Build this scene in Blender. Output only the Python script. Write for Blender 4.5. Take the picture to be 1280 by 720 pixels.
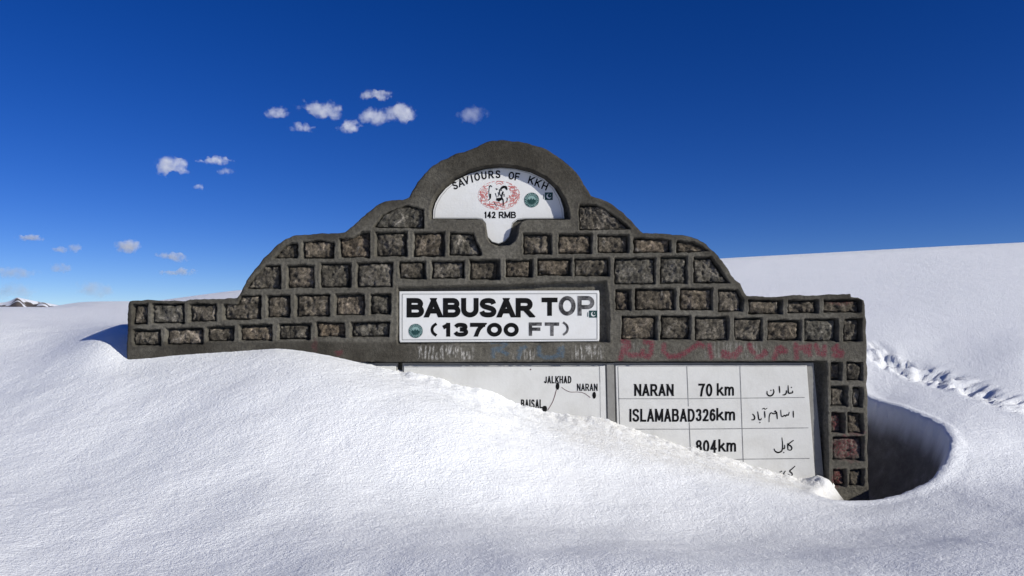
import bpy, bmesh, math, random
import numpy as np
from mathutils import Vector

for o in list(bpy.data.objects):
    bpy.data.objects.remove(o)
scene = bpy.context.scene
COL = scene.collection
random.seed(7)
rng = np.random.default_rng(11)

# ------------------------------------------------------------------ camera
D = 8.4            # metres from the camera to the front face of the wall (y = 0)
EYE = 2.0
FPX = 1280 * 26.0 / 36.0
PITCH = math.radians(2.6)
cam_data = bpy.data.cameras.new('camera')
cam_data.lens = 26.0
cam_data.sensor_width = 36.0
cam_data.clip_end = 60000.0
cam = bpy.data.objects.new('camera', cam_data)
COL.objects.link(cam)
cam.location = (0, -D, EYE)
cam.rotation_euler = (math.radians(90) + PITCH, 0, 0)
scene.camera = cam

# ------------------------------------------------------------------ sky and sun
SUN = Vector((0.77, -0.50, 0.385)).normalized()
SUN_EL = math.asin(SUN.z)
SUN_AZ = math.atan2(SUN.x, SUN.y)          # clockwise from +Y
world = bpy.data.worlds.new('World')
scene.world = world
world.use_nodes = True
wn = world.node_tree
for n in list(wn.nodes):
    wn.nodes.remove(n)
sky = wn.nodes.new('ShaderNodeTexSky')
sky.sky_type = 'NISHITA'
sky.sun_disc = False
sky.sun_elevation = SUN_EL
sky.sun_rotation = SUN_AZ
sky.altitude = 4100
sky.air_density = 1.0
sky.dust_density = 0.0
sky.ozone_density = 4.0
hs = wn.nodes.new('ShaderNodeHueSaturation')
hs.inputs['Hue'].default_value = 0.522
hs.inputs['Saturation'].default_value = 1.27
bg = wn.nodes.new('ShaderNodeBackground')
bg.inputs['Strength'].default_value = 0.082
wo = wn.nodes.new('ShaderNodeOutputWorld')
wn.links.new(sky.outputs['Color'], hs.inputs['Color'])
wn.links.new(hs.outputs['Color'], bg.inputs['Color'])
wn.links.new(bg.outputs['Background'], wo.inputs['Surface'])

sun_d = bpy.data.lights.new('sun', 'SUN')
sun_d.energy = 4.65
sun_d.angle = math.radians(0.55)
sun_d.color = (1.0, 0.968, 0.885)
sun = bpy.data.objects.new('sun', sun_d)
COL.objects.link(sun)
sun.location = (20, -12, 14)
sun.rotation_euler = (-SUN).to_track_quat('-Z', 'Y').to_euler()

scene.view_settings.view_transform = 'Standard'
scene.view_settings.look = 'None'
scene.view_settings.exposure = 0.1
scene.view_settings.gamma = 1.0
scene.view_settings.use_curve_mapping = False
scene.render.engine = 'CYCLES'
scene.cycles.max_bounces = 8
scene.cycles.diffuse_bounces = 4
scene.cycles.volume_bounces = 2
scene.cycles.use_denoising = True

# ------------------------------------------------------------------ helpers
CP, SP = math.cos(PITCH), math.sin(PITCH)

def ray(px, py):
    px = np.asarray(px, float); py = np.asarray(py, float)
    a = (px - 640) / FPX; b = (360 - py) / FPX
    return a, CP - SP * b, SP + CP * b

def P(px, py, Y=0.0):
    """A point of the photograph taken to the upright plane y = Y: its real x and z there."""
    dx, dy, dz = ray(px, py)
    t = (Y + D) / dy
    return t * dx, EYE + t * dz

def P3(px, py, Y=0.0):
    x, z = P(px, py, Y)
    return Vector((float(x), Y, float(z)))

def mesh_obj(name, verts, faces, mat=None, parent=None, smooth=False):
    me = bpy.data.meshes.new(name)
    me.from_pydata([tuple(v) for v in verts], [], [tuple(f) for f in faces])
    me.update()
    return link_mesh(name, me, mat, parent, smooth)

def link_mesh(name, me, mat=None, parent=None, smooth=False):
    if mat:
        me.materials.append(mat)
    if smooth:
        me.polygons.foreach_set('use_smooth', np.ones(len(me.polygons), bool))
    o = bpy.data.objects.new(name, me)
    COL.objects.link(o)
    if parent:
        o.parent = parent
    return o

def np_mesh(name, V, Q, mat=None, parent=None, smooth=True, attrs=None):
    """Quad mesh from arrays."""
    me = bpy.data.meshes.new(name)
    me.vertices.add(len(V))
    me.vertices.foreach_set('co', np.ascontiguousarray(V, np.float32).ravel())
    me.loops.add(len(Q) * 4)
    me.loops.foreach_set('vertex_index', np.ascontiguousarray(Q, np.int32).ravel())
    me.polygons.add(len(Q))
    me.polygons.foreach_set('loop_start', np.arange(0, len(Q) * 4, 4, dtype=np.int32))
    me.polygons.foreach_set('loop_total', np.full(len(Q), 4, np.int32))
    me.update(calc_edges=True)
    for k, arr in (attrs or {}).items():
        a = me.attributes.new(k, 'FLOAT', 'POINT')
        a.data.foreach_set('value', np.ascontiguousarray(arr, np.float32))
    me.validate()
    return link_mesh(name, me, mat, parent, smooth)

def tag(o, label=None, cat=None, group=None, kind=None):
    if label: o['label'] = label
    if cat: o['category'] = cat
    if group: o['group'] = group
    if kind: o['kind'] = kind
    return o

def sstep(a, b, x):
    t = np.clip((x - a) / (b - a), 0, 1)
    return t * t * (3 - 2 * t)

_perm = np.random.default_rng(5).permutation(4096)
_grad = np.random.default_rng(6).uniform(0, 2 * math.pi, 4096)
_gx, _gy = np.cos(_grad), np.sin(_grad)

def perlin(x, y, seed=0):
    x = np.asarray(x, float) + seed * 37.17; y = np.asarray(y, float) + seed * 91.3
    xi = np.floor(x).astype(np.int64); yi = np.floor(y).astype(np.int64)
    fx = x - xi; fy = y - yi
    u = fx * fx * fx * (fx * (fx * 6 - 15) + 10); v = fy * fy * fy * (fy * (fy * 6 - 15) + 10)
    def g(ix, iy, dx, dy):
        h = _perm[(_perm[ix & 4095] + iy) & 4095]
        return _gx[h] * dx + _gy[h] * dy
    a = g(xi, yi, fx, fy); b = g(xi + 1, yi, fx - 1, fy)
    c = g(xi, yi + 1, fx, fy - 1); d = g(xi + 1, yi + 1, fx - 1, fy - 1)
    return ((a + (b - a) * u) * (1 - v) + (c + (d - c) * u) * v) * 1.4

def fbm(x, y, f, octs=4, gain=0.5, seed=0):
    r = 0; a = 1.0
    for i in range(octs):
        r = r + a * perlin(x * f, y * f, seed + i)
        f *= 2.03; a *= gain
    return r

def poly_sdf(px, py, poly):
    """Signed distance (negative inside) of points to a closed polygon."""
    poly = np.asarray(poly, float)
    d2 = np.full(px.shape, 1e9); inside = np.zeros(px.shape, bool)
    n = len(poly)
    for i in range(n):
        ax, ay = poly[i]; bx, by = poly[(i + 1) % n]
        ex, ey = bx - ax, by - ay
        wx, wy = px - ax, py - ay
        t = np.clip((wx * ex + wy * ey) / (ex * ex + ey * ey + 1e-12), 0, 1)
        d2 = np.minimum(d2, (wx - ex * t) ** 2 + (wy - ey * t) ** 2)
        c = (ay > py) != (by > py)
        if ey != 0:
            inside ^= c & (px < ex * (py - ay) / ey + ax)
    return np.where(inside, -1, 1) * np.sqrt(d2)

def line_dist(px, py, pts):
    d2 = np.full(px.shape, 1e9)
    for (ax, ay), (bx, by) in zip(pts[:-1], pts[1:]):
        ex, ey = bx - ax, by - ay
        wx, wy = px - ax, py - ay
        t = np.clip((wx * ex + wy * ey) / (ex * ex + ey * ey + 1e-12), 0, 1)
        d2 = np.minimum(d2, (wx - ex * t) ** 2 + (wy - ey * t) ** 2)
    return np.sqrt(d2)

# ------------------------------------------------------------------ materials
class NT:
    def __init__(s, name):
        s.m = bpy.data.materials.new(name); s.m.use_nodes = True
        s.t = s.m.node_tree
        s.b = s.t.nodes['Principled BSDF']
        s.out = s.t.nodes['Material Output']
    def n(s, typ, **kw):
        nd = s.t.nodes.new(typ)
        for k, v in kw.items():
            if k.startswith('i_'):
                nd.inputs[k[2:].replace('_', ' ')].default_value = v
            else:
                setattr(nd, k, v)
        return nd
    def l(s, a, b):
        s.t.links.new(a, b)
    def noise(s, scale, detail=4, rough=0.55, vec=None, dist=0.0):
        nd = s.n('ShaderNodeTexNoise')
        nd.inputs['Scale'].default_value = scale; nd.inputs['Detail'].default_value = detail
        nd.inputs['Roughness'].default_value = rough; nd.inputs['Distortion'].default_value = dist
        if vec is not None: s.l(vec, nd.inputs['Vector'])
        return nd
    def ramp(s, fac, stops):
        r = s.n('ShaderNodeValToRGB')
        el = r.color_ramp.elements
        while len(el) < len(stops): el.new(0.5)
        for e, (p, c) in zip(el, stops):
            e.position = p; e.color = (*c, 1) if len(c) == 3 else c
        s.l(fac, r.inputs['Fac'])
        return r
    def mix(s, fac, a, b):
        m = s.n('ShaderNodeMix'); m.data_type = 'RGBA'
        for sock, v in ((m.inputs[0], fac), (m.inputs[6], a), (m.inputs[7], b)):
            if hasattr(v, 'links'): s.l(v, sock)
            elif isinstance(v, tuple): sock.default_value = (*v, 1)
            else: sock.default_value = v
        return m.outputs[2]
    def math(s, op, a, b=0.0, clamp=False):
        m = s.n('ShaderNodeMath'); m.operation = op; m.use_clamp = clamp
        for sock, v in ((m.inputs[0], a), (m.inputs[1], b)):
            if hasattr(v, 'links'): s.l(v, sock)
            else: sock.default_value = v
        return m.outputs[0]
    def bump(s, h, strength, dist, normal=None):
        b = s.n('ShaderNodeBump'); b.inputs['Strength'].default_value = strength; b.inputs['Distance'].default_value = dist
        s.l(h, b.inputs['Height'])
        if normal is not None: s.l(normal, b.inputs['Normal'])
        return b.outputs['Normal']

def coords(s, which='Object'):
    return s.n('ShaderNodeTexCoord').outputs[which]

def mat_snow():
    s = NT('snow')
    c = s.n('ShaderNodeNewGeometry').outputs['Position']
    big = s.noise(0.9, 4, 0.6, c)
    col = s.ramp(big.outputs['Fac'], [(0.3, (0.875, 0.89, 0.90)), (0.7, (0.905, 0.915, 0.925))]).outputs['Color']
    dirt_dimming = s.n('ShaderNodeAttribute'); dirt_dimming.attribute_name = 'dirt_dimming'
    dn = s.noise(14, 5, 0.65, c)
    df = s.math('MULTIPLY', dirt_dimming.outputs['Fac'], s.ramp(dn.outputs['Fac'], [(0.3, (0.25,) * 3), (0.7, (1,) * 3)]).outputs['Color'], True)
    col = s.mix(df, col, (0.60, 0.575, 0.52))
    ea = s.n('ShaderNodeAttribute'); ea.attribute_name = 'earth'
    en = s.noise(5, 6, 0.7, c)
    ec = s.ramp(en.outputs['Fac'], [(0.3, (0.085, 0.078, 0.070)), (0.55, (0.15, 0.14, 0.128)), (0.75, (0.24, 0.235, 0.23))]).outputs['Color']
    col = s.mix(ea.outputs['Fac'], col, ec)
    s.l(col, s.b.inputs['Base Color'])
    # wind-laid grain, then crystals
    mp = s.n('ShaderNodeMapping'); mp.inputs['Rotation'].default_value = (0, 0, math.radians(35)); mp.inputs['Scale'].default_value = (1.0, 1.45, 1.0)
    s.l(c, mp.inputs['Vector'])
    n0 = s.noise(3.5, 3, 0.6, c)
    n1 = s.noise(12, 4, 0.65, mp.outputs['Vector'])
    n2 = s.noise(40, 3, 0.65, mp.outputs['Vector'])
    n3 = s.noise(120, 2, 0.6, c)
    b0 = s.bump(n0.outputs['Fac'], 0.22, 0.06)
    b1 = s.bump(n1.outputs['Fac'], 0.28, 0.030, b0)
    b2 = s.bump(n2.outputs['Fac'], 0.72, 0.022, b1)
    b3 = s.bump(n3.outputs['Fac'], 0.60, 0.011, b2)
    s.l(b3, s.b.inputs['Normal'])
    s.b.inputs['Roughness'].default_value = 0.55
    s.b.inputs['Specular IOR Level'].default_value = 0.35
    return s.m

def mat_cement():
    s = NT('cement')
    c = coords(s)
    n1 = s.noise(1.3, 7, 0.72, c, 0.4); n2 = s.noise(24, 6, 0.78, c)
    a = s.ramp(n1.outputs['Fac'], [(0.25, (0.075, 0.067, 0.055)), (0.5, (0.108, 0.100, 0.082)), (0.75, (0.165, 0.154, 0.130))]).outputs['Color']
    g = s.ramp(n2.outputs['Fac'], [(0.3, (0.45,) * 3), (0.7, (1.45,) * 3)]).outputs['Color']
    mm = s.n('ShaderNodeMix'); mm.data_type = 'RGBA'; mm.blend_type = 'MULTIPLY'; mm.inputs[0].default_value = 1.0
    s.l(a, mm.inputs[6]); s.l(g, mm.inputs[7])
    col = mm.outputs[2]
    at = s.n('ShaderNodeAttribute'); at.attribute_name = 'weathered'
    col = s.mix(s.math('MULTIPLY', at.outputs['Fac'], 0.75), col, (0.024, 0.0205, 0.015))
    sp = s.noise(60, 4, 0.8, c)
    brk = s.ramp(sp.outputs['Fac'], [(0.34, (0,) * 3), (0.62, (1,) * 3)]).outputs['Color']
    for nm, rgb, k in (('paint_white', (0.62, 0.60, 0.56), 1.0), ('paint_blue', (0.055, 0.125, 0.20), 0.85), ('paint_red', (0.17, 0.012, 0.036), 0.92)):
        at = s.n('ShaderNodeAttribute'); at.attribute_name = nm
        f = s.math('MULTIPLY', s.math('MULTIPLY', at.outputs['Fac'], brk), k, True)
        col = s.mix(f, col, rgb)
    s.l(col, s.b.inputs['Base Color'])
    b1 = s.bump(s.noise(38, 6, 0.75, c).outputs['Fac'], 0.8, 0.025)
    b2 = s.bump(s.noise(170, 3, 0.7, c).outputs['Fac'], 0.5, 0.006, b1)
    s.l(b2, s.b.inputs['Normal'])
    s.b.inputs['Roughness'].default_value = 0.92
    s.b.inputs['Specular IOR Level'].default_value = 0.2
    return s.m

def mat_stone():
    s = NT('rough_stone')
    geo = s.n('ShaderNodeNewGeometry').outputs['Position']
    oi = s.n('ShaderNodeObjectInfo')
    n1 = s.noise(9, 6, 0.72, geo, 0.6); n2 = s.noise(38, 5, 0.75, geo)
    a = s.ramp(n1.outputs['Fac'], [(0.30, (0.022, 0.019, 0.016)), (0.45, (0.075, 0.067, 0.056)), (0.58, (0.15, 0.135, 0.115)), (0.72, (0.36, 0.32, 0.28))]).outputs['Color']
    g = s.ramp(n2.outputs['Fac'], [(0.30, (0.25,) * 3), (0.70, (1.7,) * 3)]).outputs['Color']
    mm = s.n('ShaderNodeMix'); mm.data_type = 'RGBA'; mm.blend_type = 'MULTIPLY'; mm.inputs[0].default_value = 1.0
    s.l(a, mm.inputs[6]); s.l(g, mm.inputs[7])
    tint = s.ramp(oi.outputs['Random'], [(0, (0.70, 0.70, 0.66)), (0.35, (1.25, 1.13, 0.98)), (0.6, (0.95, 0.98, 0.96)), (0.85, (1.5, 1.40, 1.28)), (1, (1.15, 0.98, 0.80))]).outputs['Color']
    m2 = s.n('ShaderNodeMix'); m2.data_type = 'RGBA'; m2.blend_type = 'MULTIPLY'; m2.inputs[0].default_value = 1.0
    s.l(mm.outputs[2], m2.inputs[6]); s.l(tint, m2.inputs[7])
    col = m2.outputs[2]
    lm = s.noise(7, 5, 0.7, geo, 1.2)
    col = s.mix(s.ramp(lm.outputs['Fac'], [(0.60, (0,) * 3), (0.70, (0.65,) * 3)]).outputs['Color'], col, (0.34, 0.31, 0.27))
    at = s.n('ShaderNodeAttribute'); at.attribute_name = 'paint_red'
    sp = s.noise(40, 4, 0.8, geo)
    brk = s.ramp(sp.outputs['Fac'], [(0.42, (0,) * 3), (0.6, (1,) * 3)]).outputs['Color']
    col = s.mix(s.math('MULTIPLY', s.math('MULTIPLY', at.outputs['Fac'], brk), 0.8, True), col, (0.16, 0.016, 0.03))
    s.l(col, s.b.inputs['Base Color'])
    b1 = s.bump(s.noise(30, 6, 0.75, geo, 0.4).outputs['Fac'], 0.9, 0.04)
    b2 = s.bump(s.noise(120, 3, 0.7, geo).outputs['Fac'], 0.6, 0.010, b1)
    s.l(b2, s.b.inputs['Normal'])
    s.b.inputs['Roughness'].default_value = 0.9
    s.b.inputs['Specular IOR Level'].default_value = 0.25
    return s.m

def mat_paint(name, rgb, dirty=(0.6, 0.57, 0.5), amount=0.25, rough=0.55, scale=5.0, bump=0.25, spec=0.3):
    s = NT(name)
    c = coords(s)
    n1 = s.noise(scale, 6, 0.68, c, 0.5)
    f = s.ramp(n1.outputs['Fac'], [(0.42, (0,) * 3), (0.78, (amount,) * 3)]).outputs['Color']
    col = s.mix(f, rgb, dirty)
    n3 = s.noise(70, 4, 0.75, c)
    f3 = s.ramp(n3.outputs['Fac'], [(0.62, (0,) * 3), (0.74, (amount * 1.2,) * 3)]).outputs['Color']
    col = s.mix(f3, col, dirty)
    s.l(col, s.b.inputs['Base Color'])
    s.l(s.bump(s.noise(35, 5, 0.6, c).outputs['Fac'], bump, 0.008), s.b.inputs['Normal'])
    s.b.inputs['Roughness'].default_value = rough
    s.b.inputs['Specular IOR Level'].default_value = spec
    return s.m

def mat_rock_far():
    s = NT('far_rock_and_snow')
    g = s.n('ShaderNodeNewGeometry')
    sp = s.n('ShaderNodeSeparateXYZ'); s.l(g.outputs['Normal'], sp.inputs[0])
    at = s.n('ShaderNodeAttribute'); at.attribute_name = 'snow_cover'
    n1 = s.noise(0.05, 6, 0.7, g.outputs['Position'])
    rock = s.ramp(n1.outputs['Fac'], [(0.3, (0.05, 0.045, 0.045)), (0.6, (0.13, 0.10, 0.075)), (0.8, (0.2, 0.16, 0.12))]).outputs['Color']
    f = s.math('ADD', at.outputs['Fac'], s.math('MULTIPLY', s.math('SUBTRACT', n1.outputs['Fac'], 0.5), 0.8))
    f = s.ramp(f, [(0.45, (0,) * 3), (0.55, (1,) * 3)]).outputs['Color']
    s.l(s.mix(f, rock, (0.82, 0.84, 0.88)), s.b.inputs['Base Color'])
    s.b.inputs['Roughness'].default_value = 0.85
    return s.m

M_SNOW = mat_snow()
M_CEM = mat_cement()
M_STONE = mat_stone()
M_WHITE = mat_paint('white_painted_plaster', (0.62, 0.62, 0.61), (0.50, 0.47, 0.40), 0.30)
M_PANEL = mat_paint('white_marble', (0.57, 0.565, 0.54), (0.38, 0.365, 0.325), 0.42, 0.5, 3.0)
M_BLACK = mat_paint('black_paint', (0.005, 0.005, 0.0055), (0.03, 0.03, 0.03), 0.3, 0.8, 12.0, 0.1, 0.08)
M_FADED = mat_paint('faded_black_paint', (0.022, 0.021, 0.022), (0.34, 0.33, 0.33), 0.75, 0.5, 10.0)
M_RED = mat_paint('red_paint', (0.50, 0.14, 0.125), (0.6, 0.45, 0.42), 0.7, 0.5, 14.0)
M_MAROON = mat_paint('dark_red_ink', (0.09, 0.03, 0.03), (0.2, 0.15, 0.15), 0.5)
M_GREEN = mat_paint('dark_green_paint', (0.006, 0.036, 0.034), (0.06, 0.13, 0.12), 0.3, 0.5, 14.0)
M_TEAL = mat_paint('pale_teal_paint', (0.17, 0.29, 0.275), (0.42, 0.5, 0.48), 0.6, 0.5, 14.0)
M_GREYLINE = mat_paint('grey_line_paint', (0.12, 0.12, 0.12), (0.4, 0.4, 0.4), 0.7)
M_EDGE = mat_paint('grey_cement_render', (0.22, 0.215, 0.20), (0.13, 0.12, 0.105), 0.6, 0.85, 6.0, 0.5)
M_FAR = mat_rock_far()

# ------------------------------------------------------------------ the snow
# heights are interpolated from points of the drifts: (picture x, picture y, metres ahead of the camera)
CTRL = [
 (-60,720,4.5),(0,720,4.6),(200,720,4.6),(400,720,4.45),(640,720,4.28),(900,720,4.32),(1280,720,4.5),(1340,720,4.5),
 (0,610,5.9),(200,610,6.0),(350,600,6.1),(500,605,6.3),(640,640,6.25),(760,655,6.25),(900,665,6.3),(1040,680,6.0),(1280,640,6.8),(1160,660,6.4),
 (0,505,7.7),(120,478,7.9),(200,500,7.45),(270,468,7.85),(350,500,7.25),(430,500,7.3),(0,440,9.2),
 (157,450,8.4),(200,446.5,8.4),(255,442,8.4),(300,439,8.4),(345,436.5,8.4),(375,438,8.4),(400,442,8.4),(440,451,8.4),(480,462,8.4),
 (520,467,8.47),(560,476,8.47),(600,488,8.47),(640,501,8.47),(680,513,8.47),(720,519,8.47),(760,524,8.47),(800,537,8.47),(840,550,8.47),
 (880,562,8.47),(920,575,8.47),(960,588,8.47),(1000,598,8.47),(1022,602,8.47),
 (560,540,7.1),(640,560,7.25),(700,574,7.4),(780,588,7.45),(850,598,7.5),(930,608,7.55),(1000,618,7.6),
 (1040,626,7.6),(1090,625,7.6),(1130,614,7.72),(1165,597,7.9),(1188,551,8.7),(1178,534,9.2),(1160,524,9.6),(1125,510,10.2),(1090,499,10.8),
 (1230,590,8.0),(1280,565,8.6),(1280,512,10.0),(1200,490,10.7),(1090,464,11.6),(1280,440,11.5),(1100,438,12.1),
 (1280,402,12.9),(1090,404,13.2),(1280,352,15.5),(1090,357,15.7),(930,362,15.8),
 (1330,298,19),(1280,301,19),(1200,305,19),(1090,311,19),(1000,316,19),(910,321,19),(770,331,19),(640,340,19),(470,351,19),(300,362,19),(215,373,19),(150,381,19),
 (78,434,9.0),(128,431,8.62),(152,408,9.1),(110,412,9.7),(0,424,9.6),(0,405,10.2),(60,402,10.8),(110,396,12.0),(150,392,13),
 (0,386.5,11.8),(45,384,13.2),(92,378,16),(120,381,17),(-120,391,11),(-120,440,9.2),(-120,600,6),
 (0,392,19),(60,389,19),(100,384,19),(-120,396,19),(0,388,14.5),(50,386.5,16),(-120,393,14.5),
 (640,455,10.4),(300,420,9.6),(900,480,10.6),(640,412,13),(300,398,13),
]
cp = np.array(CTRL, float)
dx, dy, dz = ray(cp[:, 0], cp[:, 1])
CU, CE, CL = dx / dy, dz / dy, np.log(cp[:, 2])
extra = [(u, (0.25 - EYE) / 3.0, math.log(3.0)) for u in (-0.9, -0.4, 0.0, 0.4, 0.9)]
CU = np.r_[CU, [e[0] for e in extra]]; CE = np.r_[CE, [e[1] for e in extra]]; CL = np.r_[CL, [e[2] for e in extra]]

def tps_fit(a, b, v, lam=2e-5):
    n = len(a)
    r2 = (a[:, None] - a[None]) ** 2 + (b[:, None] - b[None]) ** 2
    K = np.where(r2 > 0, 0.5 * r2 * np.log(r2 + 1e-300), 0) + lam * np.eye(n)
    Pm = np.c_[np.ones(n), a, b]
    A = np.block([[K, Pm], [Pm.T, np.zeros((3, 3))]])
    return np.linalg.solve(A, np.r_[v, np.zeros(3)])

W = tps_fit(CU, CL, CE)

def tps_eval(a, b):
    r = W[-3] + W[-2] * a + W[-1] * b
    for i in range(len(CU)):
        r2 = (a - CU[i]) ** 2 + (b - CL[i]) ** 2 + 1e-12
        r += W[i] * 0.5 * r2 * np.log(r2)
    return r

RIM = [(1020,624,7.75),(1040,626,7.6),(1090,625,7.6),(1130,614,7.72),(1165,597,7.9),(1182,575,8.25),(1188,551,8.7),(1178,534,9.2),(1160,524,9.6),(1125,510,10.2),(1090,499,10.8)]
rim = []
for a, b, s_ in RIM:
    ddx, ddy, ddz = ray(a, b)
    rim.append((float(ddx / ddy) * s_, s_ - D))
rim += [(5.0, 3.4), (4.2, 3.6), (3.5, 2.2), (3.45, 0.6), (3.62, 0.06), (3.5, -0.15), (3.32, -0.3)]
rim = np.array(rim)

# footprints crossing the slope behind the wall's right end
foot = []
fp = [(1086,462,12.2),(1130,474,11.6),(1180,482,11.1),(1225,494,10.6),(1290,514,9.9)]
fw = []
for a, b, s_ in fp:
    ddx, ddy, _ = ray(a, b)
    fw.append((float(ddx / ddy) * s_, s_ - D))
fr = random.Random(3)
for k in range(16):
    t = k / 15 * (len(fw) - 1); i = min(int(t), len(fw) - 2); f = t - i
    x = fw[i][0] * (1 - f) + fw[i + 1][0] * f; y = fw[i][1] * (1 - f) + fw[i + 1][1] * f
    foot.append((x + fr.uniform(-.08, .08), y + fr.uniform(-.16, .16), fr.uniform(-0.5, 0.5), fr.uniform(0.6, 1.15)))

def snow_height(X, Y):
    s = Y + D
    sc = np.clip(s, 2.6, 19.0)
    u = np.clip(X / np.maximum(s, 2.6), -1.1, 1.1)
    e = tps_eval(u, np.log(sc))
    z = EYE + e * sc
    # past the crest the ground falls away
    over = np.maximum(s - 18.7, 0)
    z = z - np.minimum(0.02 * over ** 2, 0.10 * over) * 1.0
    z = np.maximum(z, -25 + 0 * z)
    z = np.where(s < 2.6, z, z)
    # wind drifts
    near = 1 / (1 + (np.maximum(s - 9, 0) / 9) ** 2)
    infront = sstep(8.3, 7.6, s)
    z = z + near * infront * 0.035 * fbm(X, Y, 0.55, 3, 0.5, 3)
    z = z + sstep(9.5, 14, s) * sstep(19, 15, s) * 0.022 * fbm(X * 0.6, Y, 0.3, 4, 0.5, 8)
    far = sstep(14, 30, s)
    z = z + far * 0.03 * fbm(X * .5, Y, 0.05, 3, 0.5, 9) * sstep(19, 15, s)
    return z, s

def snow_all(X, Y):
    z, s = snow_height(X, Y)
    # hollow scooped by the wind round the right end of the wall
    box = (X > 2.9) & (X < 6.2) & (Y > -1.6) & (Y < 4.2)
    d = np.full(X.shape, -9.0)
    d[box] = -poly_sdf(X[box], Y[box], rim)
    jag = 0.02 * perlin(X * 7, Y * 7, 4) + 0.012 * perlin(X * 19, Y * 19, 5)
    dj = d + np.where(box, jag * np.exp(-np.maximum(d, 0) / 0.08), 0)
    t = np.clip(dj / 0.85, 0, 1)
    k = 1 - (1 - t) ** 1.9
    floor = -0.62 + 0.06 * fbm(X, Y, 1.8, 3, 0.5, 6)
    z = np.where(dj > 0, z * (1 - k) + floor * k, z)
    z = z + np.where(dj > 0.1, 0.035 * sstep(0.1, 0.4, dj) * fbm(X + 0.8 * z, Y + 0.6 * z, 3.2, 4, 0.6, 43), 0)
    # raised crisp lip
    lip = np.exp(-((dj + 0.07) / 0.07) ** 2) * 0.018
    z = z + np.where(box, lip, 0)
    # crumbled edge of the drift that leans on the panels
    wl = np.exp(-((Y - 0.02) / 0.22) ** 2) * sstep(-1.9, -1.2, X) * sstep(3.62, 3.3, X)
    z = z + wl * (0.035 * fbm(X, Y * 0.7, 2.6, 4, 0.6, 21) + 0.012 * perlin(X * 22, Y * 22, 22))
    cl = np.exp(-(((X - 3.43) / 0.13) ** 2 + ((Y + 0.05) / 0.16) ** 2))
    z = z + cl * (0.09 + 0.03 * perlin(X * 9, Y * 9, 23))
    fc = np.exp(-(((X + 0.15) / 0.9) ** 2 + ((Y + 0.35) / 0.5) ** 2))
    z = z + fc * 0.03 * fbm(X * 0.5 + Y * 0.4, Y, 3.5, 4, 0.6, 25)
    # trodden, crumbled track
    tr = (X > 4.0) & (X < 8.5) & (Y > 0.8) & (Y < 4.8)
    if tr.any():
        xt, yt = X[tr], Y[tr]
        ld = line_dist(xt, yt, fw) + 0.10 * perlin(xt * 2.2, yt * 2.2, 33)
        band = sstep(0.36, 0.14, ld)
        r1 = fbm(xt, yt * 1.2, 3.4, 4, 0.62, 34); r2 = np.abs(fbm(xt, yt, 8, 3, 0.6, 36))
        zt = band * (-0.02 + 0.065 * r1 + 0.05 * r2)
        for fx, fy, a, q in foot:
            m = (np.abs(xt - fx) < 0.4) & (np.abs(yt - fy) < 0.4)
            if not m.any(): continue
            xx, yy = xt[m] - fx, yt[m] - fy
            ca, sa = math.cos(a), math.sin(a)
            rr = np.sqrt(((xx * ca + yy * sa) / 0.19) ** 2 + ((-xx * sa + yy * ca) / 0.10) ** 2) + 0.5 * perlin(xt[m] * 6, yt[m] * 6, 31)
            zt[m] += q * (-0.06 * sstep(1.15, 0.5, rr))
        z[tr] += zt
    # grain
    fade = 1 / (1 + (np.maximum(s - 9, 0) / 5) ** 2) * 1 / (1 + (np.maximum(np.abs(X) - 6, 0) / 2) ** 2)
    fade = np.where(dj > 0.05, fade * 0.8, fade)
    ca, sa = math.cos(0.6), math.sin(0.6)
    xr, yr = X * ca + Y * sa, -X * sa + Y * ca
    z = z + fade * (0.006 * fbm(xr, yr * 1.4, 2.0, 2, 0.5, 12) + 0.0022 * perlin(xr * 9, yr * 14, 14) + 0.0026 * perlin(xr * 21, yr * 26, 15))
    return z, dj

def graded(lo, hi, step, far_lo, far_hi, ratio):
    mid = np.arange(lo, hi, step)
    up = [mid[-1]]; st = step
    while up[-1] < far_hi:
        st *= ratio; up.append(up[-1] + st)
    dn = [mid[0]]; st = step
    while dn[-1] > far_lo:
        st *= ratio; dn.append(dn[-1] - st)
    return np.r_[np.array(dn[1:])[::-1], mid, np.array(up[1:])]

gx = graded(-5.4, 5.7, 0.021, -3500, 3500, 1.055)
gy = graded(3.6 - D, 11.2 - D, 0.021, -40, 9000, 1.055)
GX, GY = np.meshgrid(gx, gy)
GZ, GD = snow_all(GX, GY)
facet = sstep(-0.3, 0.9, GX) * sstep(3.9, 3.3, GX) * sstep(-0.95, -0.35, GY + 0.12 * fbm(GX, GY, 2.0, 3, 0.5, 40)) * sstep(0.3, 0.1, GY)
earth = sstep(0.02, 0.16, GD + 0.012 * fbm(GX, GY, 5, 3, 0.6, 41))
dirt_dimming = np.clip(0.75 * facet, 0, 1)  # dirty snow, tinted darker to hold down the sunlit facet's brightness
ny, nx = GX.shape
idx = np.arange(nx * ny).reshape(ny, nx)
Q = np.stack([idx[:-1, :-1], idx[:-1, 1:], idx[1:, 1:], idx[1:, :-1]], -1).reshape(-1, 4)
snow = np_mesh('snow_ground', np.stack([GX, GY, GZ], -1).reshape(-1, 3), Q, M_SNOW, None, True, {'dirt_dimming': dirt_dimming.ravel(), 'earth': earth.ravel()})
tag(snow, 'deep wind-blown snow covering the mountain pass around the wall', kind='structure')

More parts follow.
